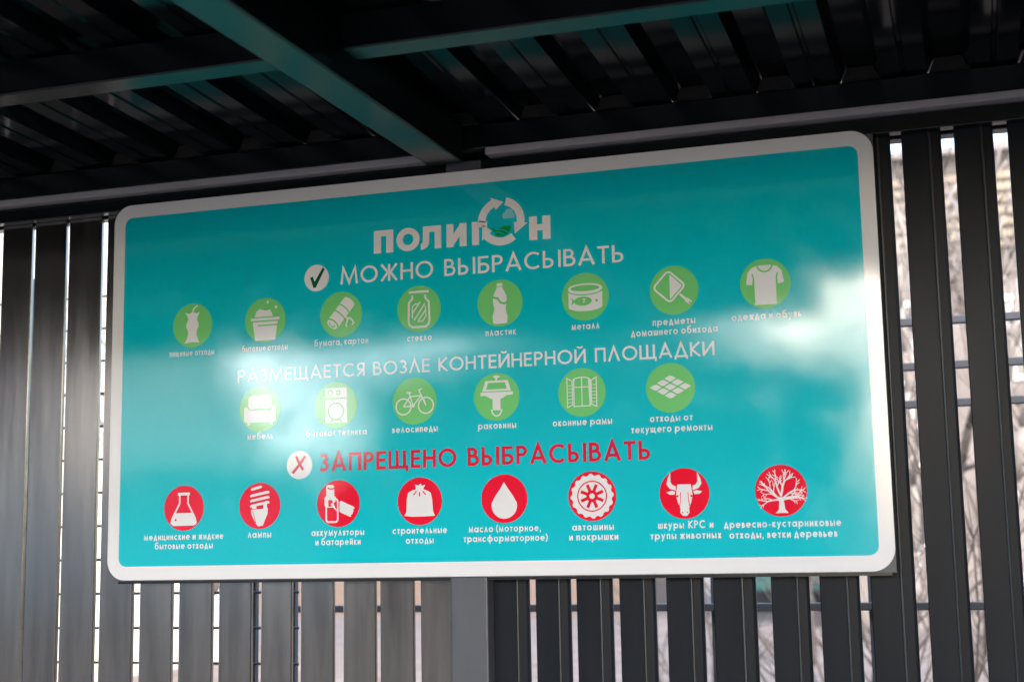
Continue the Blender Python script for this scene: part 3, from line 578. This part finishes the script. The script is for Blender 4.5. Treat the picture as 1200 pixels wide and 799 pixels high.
# ------------------------------------------------------------------ buildings
def house(name, x0, x1, y0, y1, zw, zr, wallm, roofm, label, cat='house', wins=(), ridge='x', back=False, door=None):
    h = empty(name, ((x0 + x1) / 2, (y0 + y1) / 2, 0), label, cat)
    m = MB(); e = .35; n = .12
    if ridge == 'x':
        ym = (y0 + y1) / 2
        m.prism([(y0, 0), (y1, 0), (y1, zw), (ym, zr), (y0, zw)], (x0, 0, 0), (0, 1, 0), (0, 0, 1), (1, 0, 0), x1 - x0); m.build('wall', wallm, h)
        s = (zr - zw) / (ym - y0)
        prof = [(y0 - e, zw - e * s + .02), (ym, zr + .02), (y1 + e, zw - e * s + .02), (y1 + e, zw - e * s + .02 + n), (ym, zr + .02 + n), (y0 - e, zw - e * s + .02 + n)]
        MB().prism(prof, (x0 - e, 0, 0), (0, 1, 0), (0, 0, 1), (1, 0, 0), x1 - x0 + 2 * e).build('roof', roofm, h)
    else:
        xm = (x0 + x1) / 2
        m.prism([(x0, 0), (x1, 0), (x1, zw), (xm, zr), (x0, zw)], (0, y0, 0), (1, 0, 0), (0, 0, 1), (0, 1, 0), y1 - y0); m.build('wall', wallm, h)
        s = (zr - zw) / (xm - x0)
        prof = [(x0 - e, zw - e * s + .02), (xm, zr + .02), (x1 + e, zw - e * s + .02), (x1 + e, zw - e * s + .02 + n), (xm, zr + .02 + n), (x0 - e, zw - e * s + .02 + n)]
        MB().prism(prof, (0, y0 - e, 0), (1, 0, 0), (0, 0, 1), (0, 1, 0), y1 - y0 + 2 * e).build('roof', roofm, h)
    yf = y1 if back else y0; sg = 1 if back else -1
    for xc, zc_, ww, hh in wins:
        lo, hi = sorted((yf + sg * .005, yf + sg * .05)); t_ = .08; g = MB()
        for bx in ((xc - ww / 2 - t_, xc - ww / 2, zc_ - hh / 2 - t_, zc_ + hh / 2 + t_), (xc + ww / 2, xc + ww / 2 + t_, zc_ - hh / 2 - t_, zc_ + hh / 2 + t_), (xc - ww / 2, xc + ww / 2, zc_ - hh / 2 - t_, zc_ - hh / 2), (xc - ww / 2, xc + ww / 2, zc_ + hh / 2, zc_ + hh / 2 + t_), (xc - .03, xc + .03, zc_ - hh / 2, zc_ + hh / 2)):
            g.box(bx[0], bx[1], lo, hi, bx[2], bx[3])
        f_ = g.build('window', 'paint', h)
        lo, hi = sorted((yf + sg * .004, yf + sg * .02)); MB().box(xc - ww / 2, xc + ww / 2, lo, hi, zc_ - hh / 2, zc_ + hh / 2).build('pane', 'glass', f_)
    return h
# in view through the gaps
house('cream_building', -22, -9.6, 9, 17, 5.1, 6.9, 'cream', 'roofgrey', 'sunlit cream plastered building seen through the left gaps of the fence', 'building')
sh = house('siding_house', -1.6, 9.0, 24, 33, 8.7, 9.5, 'rosewall', 'roofgrey', 'pale house with beige siding at the top behind bare trees on the right', 'house', wins=((-.2, 5.2, 1.0, 1.4), (2.0, 5.2, 1.0, 1.4), (4.6, 5.2, 1.0, 1.4), (-.2, 2.2, 1.0, 1.4), (3.3, 2.2, 1.0, 1.4)))
MB().box(-1.62, 9.02, 23.93, 23.995, 6.9, 8.35).build('cladding', 'siding', sh)
house('brick_outbuilding', -18, -6.6, 30, 36, 2.6, 3.6, 'brick', 'roofgrey', 'low red brick outbuilding far behind the middle of the fence', 'outbuilding', wins=((-9.5, 1.5, .8, .8),))
# teal container and pale shed low behind the right of the sign
def groundpt(u, Y): return atwall(u, 690, Y)[0]
Yc = 30.0
tc_ = empty('storage_container', (groundpt(915, Yc), Yc + 1.2, 0), 'teal metal storage container on a dark base beyond the fence', 'container')
a, b = groundpt(862, Yc), groundpt(972, Yc); m = MB(); nrib = 14
for i in range(nrib):
    x_ = a + (b - a) * i / nrib; dx = (b - a) / nrib
    m.box(x_ + .003, x_ + dx * .5, Yc, Yc + 2.4, .5, 2.3); m.box(x_ + dx * .5 + .003, x_ + dx, Yc + .05, Yc + 2.35, .5, 2.3)
m.build('body', 'tealpaint', tc_)
MB().box(a, b, Yc + .05, Yc + 2.3, .0, .49).build('base', 'dark', tc_); MB().box(a - .05, b + .05, Yc - .04, Yc + 2.45, 2.305, 2.40).build('roof', 'tealpaint', tc_)
ps = empty('shed', (groundpt(1010, Yc), Yc + 1, 0), 'pale grey metal shed right of the teal container', 'shed')
a, b = groundpt(990, Yc), groundpt(1050, Yc)
MB().box(a, b, Yc, Yc + 2, .36, 2.1).build('wall', 'palepaint', ps); MB().box(a + .05, b - .05, Yc + .05, Yc + 1.95, 0, .36).build('base', 'dark', ps)
MB().box(a - .1, b + .1, Yc - .1, Yc + 2.1, 2.103, 2.2).build('roof', 'roofgrey', ps)
# opposite the canopy: seen only as reflections in the glossy print and slats
house('gabled_house', -13.6, -1.7, -42, -30, 5.6, 6.95, 'brick', 'roofgrey', 'dark gabled house across the road opposite the sign', 'house', wins=((-11, 2, 1.1, 1.4), (-7.6, 2, 1.1, 1.4), (-4, 2, 1.1, 1.4)), ridge='y', back=True)
house('garage_row', -21.3, -14.6, -36, -30, 3.5, 4.0, 'garage', 'roofgrey', 'low pale garage row across the road left of the gabled house', 'garage')
house('white_block', -62, -21.9, -40, -29, 5.2, 10.5, 'whitewall', 'roofgrey', 'long white walled building across the road beyond the garage row', 'building', wins=tuple((-28 - 4 * i, z, 1.3, 1.4) for i in range(8) for z in (2.0,)), back=True)

# ------------------------------------------------------------------ trees
def tree(x, y, h, seed, label, bark='bark', spread=.55, depth=5, group=None, name='bare_tree'):
    rnd = random.Random(seed); t = empty(name, (x, y, 0), label, 'tree', group); tr = MB(); cr = MB()
    def grow(p, d, l, r, lev):
        q = p
        for i in range(3):
            d = (d + Vector((rnd.uniform(-1, 1), rnd.uniform(-1, 1), rnd.uniform(-.2, .5))) * (.10 if lev == depth else .2)).normalized()
            n_ = q + d * l / 3; r2 = r * (.86 if lev == depth else .8)
            (tr if lev == depth else cr).tube(q, n_, r, r2, 7 if lev >= depth - 1 else (5 if lev > 1 else 3)); q = n_; r = r2
            if lev and (lev < depth or i > 0):
                a = d.orthogonal().normalized(); a.rotate(Matrix.Rotation(rnd.uniform(0, 6.28), 3, d))
                nd = (d * (1 - spread * .5) + a * spread * rnd.uniform(.7, 1.2)).normalized(); grow(q, nd, l * rnd.uniform(.5, .72), r * .62, lev - 1)
        if lev: grow(q, (d + Vector((rnd.uniform(-.3, .3), rnd.uniform(-.3, .3), .1))).normalized(), l * .66, r * .8, lev - 1)
    grow(Vector((x, y, -.05)), Vector((rnd.uniform(-.06, .06), rnd.uniform(-.06, .06), 1)), h * .36, h * .018, depth)
    tr.build('trunk', bark, t, smooth=True); cr.build('crown', bark, t, smooth=True)
    return t
def shrub(x, y, h, seed, label):
    rnd = random.Random(seed); t = empty('bare_shrub', (x, y, 0), label, 'shrub', 'bare shrubs beyond the fence'); m = MB()
    for i in range(13):
        p = Vector((x + rnd.uniform(-.25, .25), y + rnd.uniform(-.25, .25), 0)); d = Vector((rnd.uniform(-.6, .6), rnd.uniform(-.6, .6), 1)).normalized(); r0 = rnd.uniform(.008, .016)
        for k in range(6):
            d = (d + Vector((rnd.uniform(-.3, .3), rnd.uniform(-.3, .3), rnd.uniform(-.1, .15)))).normalized(); q = p + d * h / 6
            m.tube(p, q, r0, r0 * .84, 5); r0 *= .84
            if k > 0:
                for j in range(2):
                    e = (d + Vector((rnd.uniform(-1, 1), rnd.uniform(-1, 1), rnd.uniform(-.3, .6)))).normalized(); f_ = q + e * h * rnd.uniform(.10, .22); m.tube(q, f_, r0 * .6, r0 * .3, 4)
            p = q
    m.build('branches', 'bark', t)
for i, (u, y, h, lb) in enumerate(((1045, 4.5, 2.3, 'bare twiggy shrub just right of the sign'), (1105, 6.0, 3.0, 'tall bare shrub right of the one beside the sign'), (1170, 5.0, 2.4, 'bare shrub near the right edge'), (1000, 7.5, 2.6, 'bare shrub behind the lower right corner of the sign'), (1215, 7.0, 3.2, 'bare shrub at the right edge, partly out of view'), (800, 9.0, 2.2, 'bare shrub low behind the right half of the sign'))):
    shrub(groundpt(u, y), y, h, 50 + i, lb)
TG = 'bare trees beyond the fence'
for i, (u, y, h, bk, lb) in enumerate(((1050, 9, 6.5, 'palebark', 'pale barked bare tree just right of the sign, beyond the fence'), (1110, 12, 8, 'bark', 'dark barked bare tree second from the right, beyond the fence'),
        (1190, 10, 7, 'palebark', 'pale barked bare tree at the right edge, beyond the fence'), (940, 16, 9, 'bark', 'tall dark bare tree hidden mostly by the right half of the sign'), (228, 6, 5, 'bark', 'small bare tree before the cream building'))):
    tree(groundpt(u, y), y, h, 11 + i, lb, bk, group=TG)
for i, (x, y, h, lb) in enumerate(((-27.5, -27, 5.6, 'leafless tree standing before the pale garage row'), (-1.5, -26, 8.5, 'tall leafless tree right of the gabled house across the road'))):
    tree(x, y, h, 31 + i, lb, 'bark', group='bare trees across the road')
